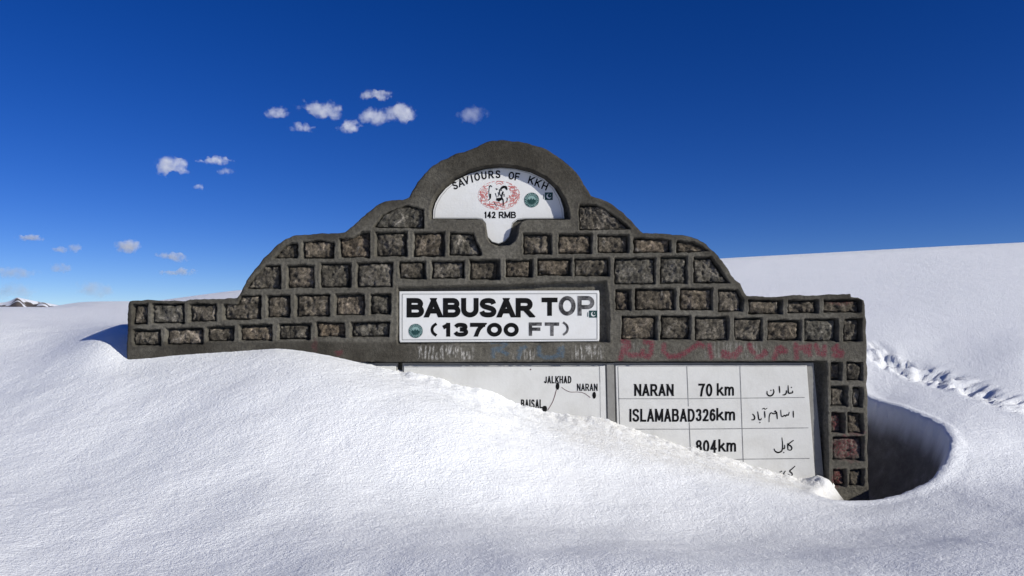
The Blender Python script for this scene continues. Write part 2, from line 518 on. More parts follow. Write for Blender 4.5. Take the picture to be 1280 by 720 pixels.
# ------------------------------------------------------------------ far rocky hills, left edge of the view
hu = np.linspace(-1.25, -0.545, 330)      # tangent of the bearing
hv = np.linspace(0, 1, 60)
HU, HV = np.meshgrid(hu, hv)
S0 = 900.0
prof = 0.0205 + 0.0055 * sstep(-0.655, -0.685, hu) + 0.004 * fbm(hu, 0 * hu, 9, 4, 0.55, 50) + 0.0095 * np.exp(-((hu + 0.668) / 0.009) ** 2) + 0.006 * np.exp(-((hu + 0.633) / 0.012) ** 2) - 0.010 * sstep(-0.635, -0.61, hu)
prof = prof + 0.0008 * fbm(hu, 0 * hu, 70, 3, 0.5, 51)
prof = prof + sstep(-0.70, -0.80, hu) * (0.010 + 0.014 * np.abs(fbm(hu, 0 * hu, 11, 4, 0.55, 55)) + 0.012 * sstep(-0.85, -1.15, hu))
prof = prof * sstep(-0.56, -0.63, hu) - 0.02 * sstep(-0.60, -0.56, hu)
PR = np.repeat(prof[None], len(hv), 0)
SS = S0 + HV * 500
base = -25.0
ZZ = base + (EYE + PR * (S0 + 500) - base) * (HV ** 0.8) * (1 + 0.0 * HV)
HX = HU * SS; HYY = SS - D
ZZ = ZZ + 16 * fbm(HX, HYY, 1 / 130, 4, 0.55, 52) * HV * (1 - HV) * 2
# snow patches above a brown band
hang = (ZZ - EYE) / SS
sc_ = np.clip(0.5 + (hang - 0.0215) * 90, 0, 1) + 0.55 * fbm(HX, HYY * 1.6, 1 / 70, 4, 0.6, 53)
ridge_d = np.exp(-((HU + 0.668) / 0.012) ** 2)
sc_ = sc_ - 0.7 * ridge_d * sstep(0.020, 0.026, hang)
n2_ = np.arange(HX.size).reshape(HX.shape)
Q2 = np.stack([n2_[:-1, :-1], n2_[:-1, 1:], n2_[1:, 1:], n2_[1:, :-1]], -1).reshape(-1, 4)
back = np.stack([HX[-1], HYY[-1] + 700, np.full(HX.shape[1], base)], -1)
V2 = np.r_[np.stack([HX, HYY, ZZ], -1).reshape(-1, 3), back]
nb = HX.size + np.arange(HX.shape[1])
Q2 = np.r_[Q2, np.stack([n2_[-1, :-1], n2_[-1, 1:], nb[1:], nb[:-1]], -1)]
hills = np_mesh('hills', V2, Q2, M_FAR, None, True, {'snow_cover': np.r_[sc_.ravel(), np.full(HX.shape[1], 0.8)]})
tag(hills, 'far rocky hills with patches of snow past the left crest', kind='structure')

# ------------------------------------------------------------------ the monument wall
wall = bpy.data.objects.new('roadside_monument', None)
COL.objects.link(wall)
wall.location = (0, 0, 0)
tag(wall, 'arched grey stone and cement sign monument half buried in a snowdrift', 'monument')

OUT_PX = [(159.5,386),(160,379),(161.5,376.5),(165,375.2),(180,375.4),(196,376.2),(214,375.6),(231,375.6),(237,374.4),(262,373.4),(280,373),(295.5,372.2),(298,368.5),(303,360),(310,348),(318,337),(327,326),(337,315),(347,306),(357,299),(366,295),(377,293),(395,292.2),(410,292.3),(422,291),(431,290),(438,284.5),(448,276.5),(458,266.5),(470,257.5),(481,252),(490,250),(503,249.7),(511,246),(515,238.5),(522,227.5),(531,217),(541,206.5),(551,200.5),(560,198),(570,192),(590,186),(605,178.5),(615,175.8),(625,175.2),(640,176.8),(655,178),(672,182),(687,188.5),(702,198),(715,210),(724,221),(732,233),(739,244.5),(745,247),(756,250),(768,256.5),(780,266.5),(790,276.5),(798,285.5),(804,291.5),(820,292),(845,292.5),(861,295),(872,298.5),(883,305.5),(893,314.5),(903,326),(910,336),(917,346.5),(925,355),(931,365),(934,369.2),(950,369.6),(964,371.2),(976,371),(986,370),(1000,368.8),(1020,369.4),(1040,368),(1063,367.8),(1064,371.8),(1073,372.5),(1080,375.5),(1082.5,381),(1083.5,420),(1084.5,500),(1086,590)]
opx = np.array(OUT_PX, float)
ox, oz = P(opx[:, 0], opx[:, 1])
outline = [(ox[0] - 0.015, -0.75)] + list(zip(ox, oz)) + [(ox[-1] + 0.012, -0.75)]
# resample and roughen
dense = []
for (ax, az), (bx, bz) in zip(outline[:-1], outline[1:]):
    L = math.hypot(bx - ax, bz - az); n = max(1, int(L / 0.03))
    for i in range(n):
        dense.append((ax + (bx - ax) * i / n, az + (bz - az) * i / n))
dense.append(outline[-1])
dense = np.array(dense)
jit = 0.011 * perlin(dense[:, 0] * 5, dense[:, 1] * 5, 60) + 0.008 * perlin(dense[:, 0] * 17, dense[:, 1] * 17, 61)
nrm = np.gradient(dense, axis=0); nrm = np.stack([-nrm[:, 1], nrm[:, 0]], -1); nrm /= np.linalg.norm(nrm, axis=1, keepdims=True) + 1e-9
topm = (dense[:, 1] > 0.0)[:, None]
dense = dense + nrm * jit[:, None] * topm

def R(x0, y0, x1, y1):
    return [(x0, y0), (x1, y0), (x1, y1), (x0, y1)]

CELLS = [
 R(166,380,184,405),R(190,379.5,230,404),R(236,379.5,270.5,402),[(279,380),(296,380),(301,369.5),(326,369),(326,399),(279,400)],
 R(166,412,200.5,432),R(207,410,253.5,431),R(258,408,292,427),R(299,405.5,340,426),R(347.5,404,388,424.5),R(395,402.5,431,421.5),R(437.5,402,486.5,421.5),
 R(333,369,362,397),R(369,368,411.5,396),R(419,367,455.5,394),R(462.5,367,488,393),
 [(305,361),(318,345),(333,331.5),(351,331),(351,361)],R(358,331,393,360),R(400,328.5,438.5,359.5),R(445.5,327.5,490.5,359),R(499,326.5,532,348.5),R(539,326,580.5,348),R(587,324.5,625,349.5),R(632,324.5,665.5,346.5),R(672,323,714,344.5),R(718,322.5,762,345.5),R(768,322,819,355.5),R(825.5,320.5,859,354.5),[(867.5,321),(889,321),(913,354),(867.5,354)],
 [(341,323),(351,311),(362,304),(371.5,303),(371.5,322.5)],[(378.5,302),(395,300),(417.5,303),(417.5,323),(378.5,323)],[(424,298),(440,297.5),(452,290),(462,289),(462,322),(424,322)],R(469,289.5,509,320.5),R(517,290,555.5,320.5),[(562,290.5),(592,291.5),(602,319),(562,319)],R(654,291.5,689,318),R(698,292,740,317),R(747,293,786,316),[(792,297),(838.5,300),(838.5,315.5),(792,316)],[(846,300),(864,302),(878,308),(886,314),(846,315.5)],
 [(466,284),(478,269),(495,260.5),(510,257),(521,259),(529.5,262),(529.5,285)],[(724,255),(745,256),(758,262),(775,275),(788,286),(724,287.5)],
 R(769.5,362,788,388),R(794,360.5,844.5,388),R(850.5,360,890.5,388),[(898,362),(922,362),(929,374),(929,390),(898,390)],R(936,375,977.5,393),R(985,375,1023,391.5),R(1030,374.5,1077,391),
 R(777.5,395,821,424.5),R(826,394.5,863,424.5),R(869,396,910.5,426),R(918,397.5,952.5,426),R(959.5,400,1001,426),R(1006,398.5,1047.5,427),R(1055,398,1077.5,427),
 R(1039,452.5,1052,475.5),R(1058.5,452.5,1078,476),R(1039,482.5,1059,508),R(1066,484,1078,509.5),R(1040,516,1055,541),R(1060,516,1078.5,542),R(1041.5,546,1080,576),R(1042,587,1057,608),R(1062,587,1080,608),
]
ARCH_OPEN = [(537,273.5),(537.5,262),(540,252),(545,242),(554,231),(567,221),(585,212.5),(605,207.5),(625,206),(645,207.5),(665,212.5),(683,221.5),(697,234),(706.5,249),(711,262),(712.5,274),(657,274.5),(651,277),(648,283),(647,293),(644,301),(637,306),(622,307.5),(613,304),(608.5,297),(607.5,287),(606.5,279),(602,274)]
NAME_OPEN = [(497,359),(560,357.5),(640,355.5),(700,352.5),(758,351.5),(761.5,380),(762,428),(700,428.5),(497,430)]
LOW_OPEN = [(205,452),(470,452.5),(480,452.8),(770,452.2),(1033,451.6),(1034.5,560),(1037,700),(205,700)]

H = 0.0095
xs = np.arange(dense[:, 0].min() - 2 * H, dense[:, 0].max() + 3 * H, H)
zs = np.arange(-0.62, dense[:, 1].max() + 3 * H, H)
SX, SZ = np.meshgrid(xs, zs)
osd = poly_sdf(SX, SZ, dense)
gz_, gx_ = np.gradient(osd, H)
gl = np.sqrt(gx_ ** 2 + gz_ ** 2) + 1e-9
outside = osd > 0
PXs = np.where(outside, SX - osd * gx_ / gl, SX)
PZs = np.where(outside, SZ - osd * gz_ / gl, SZ)

def w2px(X, Z, Y=0.0):
    # inverse of P on the wall plane
    y_ = Y + D; z_ = Z - EYE
    f = y_ * CP + z_ * SP; v = -y_ * SP + z_ * CP
    return 640 + FPX * X / f, 360 - FPX * v / f

depth = 0.004 * fbm(SX, SZ, 1.1, 3, 0.5, 70) + 0.0030 * perlin(SX * 9, SZ * 9, 73) + 0.0018 * perlin(SX * 28, SZ * 28, 74)
wob = 0.009 * perlin(SX * 6, SZ * 6, 76) + 0.007 * perlin(SX * 18, SZ * 18, 77)

def worldpoly(px):
    a = np.array(px, float)
    x, z = P(a[:, 0], a[:, 1])
    return np.stack([x, z], -1)

def carve(poly, dep, wid, wobble=1.0, m=0.05):
    global depth
    p = worldpoly(poly)
    x0, x1, z0, z1 = p[:, 0].min() - m, p[:, 0].max() + m, p[:, 1].min() - m, p[:, 1].max() + m
    i0, i1 = np.searchsorted(xs, [x0, x1]); j0, j1 = np.searchsorted(zs, [z0, z1])
    sl = (slice(j0, j1), slice(i0, i1))
    sd = poly_sdf(SX[sl], SZ[sl], p) + wobble * wob[sl]
    k = sstep(0.004, -wid, sd)
    # the pointing rises a little beside each stone
    depth[sl] = depth[sl] * (1 - k) + dep * k - 0.004 * np.exp(-((sd - 0.016) / 0.012) ** 2)

for c in CELLS:
    carve(c, 0.115, 0.009)
carve(ARCH_OPEN, 0.150, 0.010, 0.5)
carve(NAME_OPEN, 0.085, 0.012, 0.7)
carve(LOW_OPEN, 0.150, 0.010, 0.5)
edge = np.clip(1 + osd / 0.022, 0, 1)
depth = depth + 0.016 * edge ** 2

PPX, PPY = w2px(SX, SZ)
# spray paint on the lintel
def strokes(lst, w, soft):
    m = np.zeros(SX.shape)
    reg = (PPY > 422) & (PPY < 456) & (PPX > 400)
    for st in lst:
        d = line_dist(PPX[reg], PPY[reg], st)
        d = d + 1.0 * perlin(PPX[reg] * .35, PPY[reg] * .35, 80)
        m[reg] = np.maximum(m[reg], sstep(w + soft, w - soft * 0.6, d))
    return m
def cr(a, x0, k): return [(x0 + x / k, 420 + y / k) for x, y in a]
RED = [cr(a, 760, 8.0) for a in (
  [(125,225),(150,140),(190,60),(150,50)],[(150,145),(210,110),(200,60)],[(150,145),(220,190),(300,190)],
  [(370,60),(440,70),(430,170),(400,210),(340,190),(345,150)],
  [(560,90),(555,150),(610,205),(690,200),(770,170),(850,115),(910,75),(950,100)],[(700,205),(760,180)],
  [(1015,90),(1020,150),(1035,210)])]
RED += [cr(a, 900, 7.53) for a in (
  [(30,150),(70,165),(85,195),(30,185)],[(85,190),(150,160),(190,110),(190,135),(135,195)],
  [(280,80),(290,130),(320,155)],[(350,200),(390,190),(430,160),(420,145),(400,185)],
  [(510,215),(540,120),(570,105),(620,140),(560,150)],
  [(715,80),(720,205)],[(715,110),(770,115),(840,90)],[(770,105),(810,150),(840,100),(845,175)],
  [(900,90),(930,160),(980,175),(985,100)],[(1100,95),(1070,125),(1150,155),(1140,185),(1075,180)])]
BLUE = [cr(a, 600, 7.11) for a in (
  [(110,55),(180,50),(235,65),(190,110),(130,115)],[(130,120),(200,135),(240,160)],[(115,120),(120,180)],
  [(365,110),(345,195)],[(350,130),(400,100)],[(525,100),(525,165),(570,190),(640,190),(690,175),(710,110)],[(735,100),(730,180)])]
p_red = strokes(RED, 2.5, 2.2)
p_blue = strokes(BLUE, 2.0, 2.0) * 0.8
streak = sstep(-0.1, 0.5, perlin(PPX * 0.42, PPY * 0.05, 83) + 0.5 * perlin(PPX * 0.9, PPY * 0.2, 84))
p_white = np.zeros(SX.shape)
for (x0, x1, y0, y1, a) in ((523, 590, 433, 449, .9), (655, 668, 436, 449, .7), (716, 752, 432, 449, .75), (640, 655, 441, 449, .35), (775, 800, 428, 447, .18), (880, 960, 428, 447, .25)):
    p_white = np.maximum(p_white, a * sstep(x0 - 5, x0 + 5, PPX) * sstep(x1 + 5, x1 - 5, PPX) * sstep(y0 - 3, y0 + 3, PPY) * sstep(y1 + 2, y1 - 2, PPY) * streak)
# red daubs on the pillar and near the snow line
pr2 = np.zeros(SX.shape)
for (cx, cy, rx, ry, a) in ((1047,528,8,12,.9),(1060,560,18,16,1),(1048,597,8,12,.9),(1072,540,9,5,.6),(424,441,6,4,.7),(393,432,4,9,.35)):
    pr2 = np.maximum(pr2, a * sstep(1.25, 0.4, np.sqrt(((PPX - cx) / rx) ** 2 + ((PPY - cy) / ry) ** 2) + 0.4 * perlin(PPX * .22, PPY * .22, 85)))
p_red = np.maximum(p_red, pr2 * 0.85)
weather = sstep(300, 215, PPY) * 0.85
weather = np.maximum(weather, 0.75 * sstep(0.16, 0.02, -osd) * sstep(470, 400, PPY))
weather = np.maximum(weather, 0.8 * sstep(620, 480, PPX) * sstep(424, 430, PPY) * sstep(460, 452, PPY))
weather = np.clip(weather + 0.5 * fbm(SX, SZ, 1.5, 4, 0.6, 88) - 0.05, 0, 1)

keepv = osd < 1.6 * H
ii = np.arange(SX.size).reshape(SX.shape)
Qs = np.stack([ii[:-1, :-1], ii[:-1, 1:], ii[1:, 1:], ii[1:, :-1]], -1)
ins = ~outside
anyin = ins[:-1, :-1] | ins[:-1, 1:] | ins[1:, 1:] | ins[1:, :-1]
allk = keepv[:-1, :-1] & keepv[:-1, 1:] & keepv[1:, 1:] & keepv[1:, :-1]
cpx = 0.25 * (PPX[:-1, :-1] + PPX[:-1, 1:] + PPX[1:, 1:] + PPX[1:, :-1])
cpy = 0.25 * (PPY[:-1, :-1] + PPY[:-1, 1:] + PPY[1:, 1:] + PPY[1:, :-1])
good = anyin & allk
is_arch = (cpy < 288.5) & (cpx > 530.5) & (cpx < 723) | ((cpy < 248.5) & (cpx > 505) & (cpx < 745))
is_lint = (cpy > 428) & (cpy < 452.6)
is_pil = (cpy >= 452.6) & (cpx > 1033.5)
is_rec = (cpy >= 452.6) & (cpx <= 1033.5)
V = np.stack([PXs, depth, PZs], -1).reshape(-1, 3)
att = {'paint_red': p_red.ravel(), 'paint_blue': p_blue.ravel(), 'paint_white': p_white.ravel(), 'weathered': weather.ravel()}
wall_parts = {}
for nm, m in (('arch_surround', is_arch), ('lintel', is_lint & ~is_arch), ('pillar', is_pil), ('recess', is_rec), ('mortar_joints', ~(is_arch | is_lint | is_pil | is_rec))):
    q = Qs[good & m]
    u, inv = np.unique(q.ravel(), return_inverse=True)
    wall_parts[nm] = np_mesh(nm, V[u], inv.reshape(-1, 4), M_CEM, wall, True, {k: v[u] for k, v in att.items()})
wall_parts['lintel']['label'] = 'cement lintel with red and blue spray-painted scrawl'
wall_parts['arch_surround']['label'] = 'smooth dark cement arch round the top plaque'

# sides and back of the wall
n = len(dense); T = 0.52
bv = [(x, 0.014, z) for x, z in dense] + [(x + 0.004 * math.sin(i), T, z - 0.006) for i, (x, z) in enumerate(dense)]
bf = [(i, i + 1, n + i + 1, n + i) for i in range(n - 1)]
bf.append(tuple(range(2 * n - 1, n - 1, -1)))
back_o = mesh_obj('back_wall', bv, bf, M_CEM, wall)

# stones, each a rough-faced block of its own
rs = random.Random(21)
for ci, c in enumerate(CELLS):
    poly = worldpoly(c)
    z0, z1 = poly[:, 1].min(), poly[:, 1].max()
    w_ = poly[:, 0].max() - poly[:, 0].min(); h_ = z1 - z0
    gapR = rs.choice([0.004, 0.01, 0.018, 0.028]) * min(1, w_ / 0.3)
    gapL = rs.uniform(0.0, 0.012); gapT = rs.uniform(0.004, 0.018); gapB = 0.0
    nx_, nz_ = max(8, int(w_ / 0.017)), max(8, int(h_ / 0.017))
    dep = rs.uniform(0.040, 0.068)
    tx, tz = rs.uniform(-0.05, 0.04), rs.uniform(-0.05, 0.05)
    vs = []; paint = []
    seed = rs.randrange(1000)
    for j in range(nz_ + 1):
        fz = j / nz_
        z = z0 + gapB + (h_ - gapT - gapB) * fz
        zz = min(max(z, z0 + 1e-4), z1 - 1e-4)
        hits = []
        for a, b in zip(poly, np.roll(poly, -1, 0)):
            if (a[1] > zz) != (b[1] > zz):
                hits.append(a[0] + (b[0] - a[0]) * (zz - a[1]) / (b[1] - a[1]))
        xa, xb = min(hits), max(hits)
        xa += gapL - 0.004; xb -= gapR
        if xb - xa < 0.02: xb = xa + 0.02
        for i in range(nx_ + 1):
            f = i / nx_
            vs.append((xa + (xb - xa) * f, f, fz, z))
    A = np.array(vs)
    x, f, fz, z = A.T
    edge_d = np.minimum(np.minimum(f, 1 - f) * w_, np.minimum(fz, 1 - fz) * h_)
    r1 = fbm(x, z, 6.5, 3, 0.55, 100 + seed % 40)
    r2 = 1 - np.abs(fbm(x, z, 15, 3, 0.6, 150 + seed % 40)) * 2
    y = dep - 0.020 * r1 - 0.016 * r2 + tx * (f - 0.5) * w_ * 2 + tz * (fz - 0.5) * h_ * 2 - 0.010 * sstep(0, 0.07, edge_d) + 0.014 * perlin(x * 30, z * 30, seed % 50)
    y = np.maximum(y, 0.004)
    y = y + 0.10 * sstep(0.016, 0.0, edge_d) ** 1.5
    x = x + 0.006 * perlin(x * 14, z * 14, 7); z = z + 0.006 * perlin(x * 14, z * 14, 8)
    gi = np.arange(len(A)).reshape(nz_ + 1, nx_ + 1)
    q = np.stack([gi[:-1, :-1], gi[:-1, 1:], gi[1:, 1:], gi[1:, :-1]], -1).reshape(-1, 4)
    ppx, ppy = w2px(x, z)
    pr = np.zeros(len(x))
    for (cx, cy, rx, ry, a) in ((1047,528,9,13,1),(1060,560,20,16,1),(1048,597,9,12,1),(1053,377,18,5,.7)):
        pr = np.maximum(pr, a * sstep(1.2, 0.5, np.sqrt(((ppx - cx) / rx) ** 2 + ((ppy - cy) / ry) ** 2)))
    so = np_mesh('stone', np.stack([x, y, z], -1), q, M_STONE, wall, False, {'paint_red': pr})

# ------------------------------------------------------------------ plaques and lettering
def prism(name, poly_px, y0, y1, mat, parent, bev=0.006):
    """A flat slab: front at y0, back at y1, with a small chamfer."""
    p = []
    for a, b in poly_px:
        x, z = P(a, b, y0); p.append((float(x), float(z)))
    area = sum(p[i][0] * p[(i + 1) % len(p)][1] - p[(i + 1) % len(p)][0] * p[i][1] for i in range(len(p)))
    if area < 0: p = p[::-1]
    bm = bmesh.new()
    vs = [bm.verts.new((x, y0, z)) for x, z in p]
    f = bm.faces.new(vs)
    r = bmesh.ops.extrude_face_region(bm, geom=[f])
    for v in [g for g in r['geom'] if isinstance(g, bmesh.types.BMVert)]:
        v.co.y = y1
    bmesh.ops.recalc_face_normals(bm, faces=bm.faces[:])
    es = [e for e in bm.edges if abs(e.verts[0].co.y - y0) < 1e-6 and abs(e.verts[1].co.y - y0) < 1e-6]
    bmesh.ops.bevel(bm, geom=es, offset=bev, segments=2, affect='EDGES', profile=0.6)
    bmesh.ops.triangulate(bm, faces=[f for f in bm.faces if len(f.verts) > 4])
    me = bpy.data.meshes.new(name); bm.to_mesh(me); bm.free()
    return link_mesh(name, me, mat, parent)

def flat(name, polys, Y, mat, parent):
    """Painted shapes lying on a plane, from picture polygons (convex or quads)."""
    vs, fs = [], []
    for poly in polys:
        k = len(vs)
        yy = Y - 0.00008 * (len(fs) % 9)      # later brush strokes lie over earlier ones
        for a, b in poly:
            vs.append(P3(a, b, yy))
        fs.append(tuple(range(k, k + len(poly))))
    return mesh_obj(name, vs, fs, mat, parent)

def ribbon(pts, w, w1=None, taper=False):
    """Quads along a polyline in picture units."""
    pts = [Vector((a, b)) for a, b in pts]
    # smooth with Catmull-Rom
    sm = []
    n = len(pts)
    if n > 2:
        for i in range(n - 1):
            p0, p1, p2, p3 = pts[max(i - 1, 0)], pts[i], pts[i + 1], pts[min(i + 2, n - 1)]
            for k in range(5):
                t = k / 5
                sm.append(0.5 * ((2 * p1) + (p2 - p0) * t + (2 * p0 - 5 * p1 + 4 * p2 - p3) * t * t + (3 * p1 - p0 - 3 * p2 + p3) * t ** 3))
        sm.append(pts[-1])
    else:
        sm = pts
    L, Rr = [], []
    m = len(sm)
    for i, p in enumerate(sm):
        d = sm[min(i + 1, m - 1)] - sm[max(i - 1, 0)]
        if d.length < 1e-6: d = Vector((1, 0))
        d.normalize(); nn = Vector((-d.y, d.x))
        f = i / max(1, m - 1)
        ww = w if w1 is None else w + (w1 - w) * f
        if taper: ww = w * (0.45 + 0.75 * math.sin(math.pi * min(1, 0.12 + 0.8 * f)))
        L.append(p + nn * ww / 2); Rr.append(p - nn * ww / 2)
    return [[tuple(L[i]), tuple(L[i + 1]), tuple(Rr[i + 1]), tuple(Rr[i])] for i in range(m - 1)]

def disc(cx, cy, rx, ry=None, n=20, jit=0.0):
    ry = ry or rx
    r_ = random.Random(int(cx * 10))
    return [(cx + rx * math.cos(2 * math.pi * i / n) * (1 + r_.uniform(-jit, jit)), cy + ry * math.sin(2 * math.pi * i / n) * (1 + r_.uniform(-jit, jit))) for i in range(n)]

def arc(cx, cy, rx, ry, a0, a1, n=10):
    return [(cx + rx * math.cos(math.radians(a0 + (a1 - a0) * i / n)), cy + ry * math.sin(math.radians(a0 + (a1 - a0) * i / n))) for i in range(n + 1)]

def smooth_pts(pts, k=5):
    out = []
    n = len(pts)
    for i in range(n - 1):
        p0, p1, p2, p3 = [Vector(pts[j]) for j in (max(i - 1, 0), i, i + 1, min(i + 2, n - 1))]
        for q in range(k):
            t = q / k
            v = 0.5 * ((2 * p1) + (p2 - p0) * t + (2 * p0 - 5 * p1 + 4 * p2 - p3) * t * t + (3 * p1 - p0 - 3 * p2 + p3) * t ** 3)
            out.append((v.x, v.y))
    out.append(pts[-1])
    return out

STEM = [(0, 0), (0, 1)]
OVAL = arc(.5, .5, .5, .5, 0, 360, 28)
GLYPH = {   # centre lines of the brush strokes in a unit box
 'A': [[(0, 0), (.5, 1)], [(.5, 1), (1, 0)], [(.2, .27), (.8, .27)]],
 'B': [STEM, [(0, 1), (.55, 1)] + arc(.6, .77, .32, .23, 90, -90) + [(0, .54)], [(0, .54), (.6, .54)] + arc(.64, .27, .36, .27, 90, -90) + [(0, 0)]],
 'D': [STEM, [(0, 1), (.35, 1)] + arc(.42, .5, .58, .5, 90, -90, 16) + [(0, 0)]],
 'P': [STEM, [(0, 1), (.55, 1)] + arc(.64, .71, .36, .29, 90, -90) + [(0, .42)]],
 'R': [STEM, [(0, 1), (.55, 1)] + arc(.62, .73, .34, .27, 90, -90) + [(0, .46)], [(.5, .46), (1, 0)]],
 'U': [[(0, 1), (0, .4)] + arc(.5, .38, .5, .38, 180, 360, 14) + [(1, 1)]],
 'S': [smooth_pts([(.95, .76), (.84, .94), (.5, 1), (.15, .93), (.04, .75), (.18, .6), (.5, .51), (.82, .42), (.97, .25), (.85, .06), (.5, 0), (.13, .06), (.0, .25)])],
 'T': [[(0, 1), (1, 1)], [(.5, 1), (.5, 0)]],
 'O': [OVAL], '0': [OVAL], 'I': [[(.5, 0), (.5, 1)]],
 'J': [[(1, 1), (1, .35)] + arc(.5, .3, .5, .3, 0, -170, 12)],
 'K': [STEM, [(1, 1), (0, .34)], [(.34, .58), (1, 0)]],
 'H': [STEM, [(1, 0), (1, 1)], [(0, .52), (1, .52)]],
 'M': [STEM, [(0, 1), (.5, .05)], [(.5, .05), (1, 1)], [(1, 1), (1, 0)]],
 'N': [STEM, [(0, 1), (1, 0)], [(1, 0), (1, 1)]],
 'L': [STEM, [(0, 0), (1, 0)]], 'F': [STEM, [(0, 1), (1, 1)], [(0, .5), (.86, .5)]],
 'V': [[(0, 1), (.5, 0)], [(.5, 0), (1, 1)]],
 '1': [[(.8, 0), (.8, 1)], [(.8, 1), (.05, .72)]],
 '2': [smooth_pts([(.03, .72), (.15, .93), (.5, 1), (.85, .93), (.96, .72), (.82, .48), (.03, 0)]), [(0, 0), (1, 0)]],
 '3': [smooth_pts([(.03, .78), (.2, .96), (.5, 1), (.83, .94), (.92, .76), (.78, .58), (.42, .53)]), smooth_pts([(.42, .53), (.82, .47), (.98, .27), (.84, .06), (.5, 0), (.16, .05), (.0, .25)])],
 '4': [[(.74, 0), (.74, 1)], [(.74, 1), (0, .28)], [(0, .28), (1, .28)]],
 '6': [arc(.5, .31, .5, .31, 0, 360, 22), smooth_pts([(.92, .8), (.78, .96), (.52, 1), (.2, .9), (.03, .6), (.0, .3)])],
 '7': [[(0, 1), (1, 1)], smooth_pts([(1, 1), (.62, .55), (.4, 0)])],
 '8': [arc(.5, .77, .42, .23, 0, 360, 20), arc(.5, .27, .5, .27, 0, 360, 22)],
 'k': [STEM, [(.92, .68), (0, .22)], [(.36, .42), (1, 0)]],
 'm': [STEM, smooth_pts([(0, .6), (.1, .9), (.28, 1), (.46, .9), (.5, .6)]) + [(.5, 0)], smooth_pts([(.5, .6), (.6, .9), (.78, 1), (.96, .9), (1, .6)]) + [(1, 0)]],
 '(': [smooth_pts([(1, 1), (.25, .78), (0, .5), (.25, .22), (1, 0)])],
 ')': [smooth_pts([(0, 1), (.75, .78), (1, .5), (.75, .22), (0, 0)])],
}
WID = {'I': 0, 'M': 1.18, '1': .72, 'm': 1.35, 'J': .8, 'L': .85, 'F': .9}

def clip_y(poly, lo, hi):
    for sgn, lim in ((1, lo), (-1, -hi)):
        out = []
        for i in range(len(poly)):
            a, b = poly[i], poly[(i + 1) % len(poly)]
            ia, ib = sgn * a[1] >= lim, sgn * b[1] >= lim
            if ia: out.append(a)
            if ia != ib:
                t = (lim - sgn * a[1]) / (sgn * b[1] - sgn * a[1])
                out.append((a[0] + (b[0] - a[0]) * t, a[1] + (b[1] - a[1]) * t))
        poly = out
        if len(poly) < 3: return []
    return poly

def glyph_polys(ch, x0, x1, y0, y1, t):
    polys = []
    for line in GLYPH[ch]:
        p = [Vector((x0 + t / 2 + u * (x1 - x0 - t), y1 - t / 2 - v * (y1 - y0 - t))) for u, v in line]
        closed = (p[0] - p[-1]).length < 1e-4 and len(p) > 4
        q = []
        for a, b in zip(p[:-1], p[1:]):
            if (b - a).length > 1e-5: q.append((a, b))
        pts = [q[0][0]] + [b for a, b in q]
        m = len(pts)
        L, R_ = [], []
        for i in range(m):
            d1 = (pts[i] - pts[i - 1]).normalized() if i > 0 else ((pts[-1] - pts[-2]).normalized() if closed else None)
            d2 = (pts[i + 1] - pts[i]).normalized() if i < m - 1 else ((pts[1] - pts[0]).normalized() if closed else None)
            if d1 is None: d1 = d2
            if d2 is None: d2 = d1
            d = (d1 + d2)
            d = d.normalized() if d.length > 1e-4 else d1
            nn = Vector((-d.y, d.x))
            sc_m = 1 / max(0.5, d.dot(d2))
            c0 = pts[i]
            if not closed and len(line) == 2 or (not closed and (i in (0, m - 1)) and ch not in 'S236()J'):
                v_end = line[0][1] if i == 0 else line[-1][1]
                e = t / 2 if abs(d.y) < 0.2 or abs(d.x) < 0.2 else (t * 0.9 if v_end in (0, 1) and ch != '1' else (t * .2 if i == 0 else 0))
                if i == 0: c0 = c0 - d * e
                if i == m - 1: c0 = c0 + d * e
            L.append(c0 + nn * t / 2 * sc_m); R_.append(c0 - nn * t / 2 * sc_m)
        for i in range(m - 1):
            po = clip_y([tuple(L[i]), tuple(L[i + 1]), tuple(R_[i + 1]), tuple(R_[i])], y0, y1)
            if po: polys.append(po)
    return polys

def text(name, items, Y, mat, parent):
    """items: (string, x0, x1, y0, y1, stroke width[, turn in degrees, gap in stroke widths])."""
    allp = []
    for it in items:
        allp = []
        s_, x0, x1, y0, y1, t = it[:6]
        gap = (it[7] if len(it) > 7 else 0.45) * t
        tot = sum(WID.get(c, 1.0) for c in s_); nI = s_.count('I')
        Wd = ((x1 - x0) - gap * (len(s_) - 1) - nI * t) / max(tot, 1e-6) if tot else t
        x = x0
        for c in s_:
            w = t if c == 'I' else WID.get(c, 1.0) * Wd
            yy0 = y0 + (y1 - y0) * 0.27 if c == 'm' else y0
            ps = glyph_polys(c, x, x + w, yy0, y1, t)
            if len(it) > 6 and it[6]:
                a = -math.radians(it[6]); cx, cy = (x0 + x1) / 2, (y0 + y1) / 2
                ps = [[(cx + (px_ - cx) * math.cos(a) - (py_ - cy) * math.sin(a), cy + (px_ - cx) * math.sin(a) + (py_ - cy) * math.cos(a)) for px_, py_ in p] for p in ps]
            allp += ps
            x += w + gap
        flat(name, allp, Y, mat, parent)

PR = 0.0022   # thickness by which paint stands off its ground

def badge(cx, cy, r, Y, parent):
    b = flat('badge', [disc(cx, cy, r, n=24, jit=0.03)], Y, M_GREEN, parent)
    return b, [disc(cx, cy, r * 0.93, n=24)]

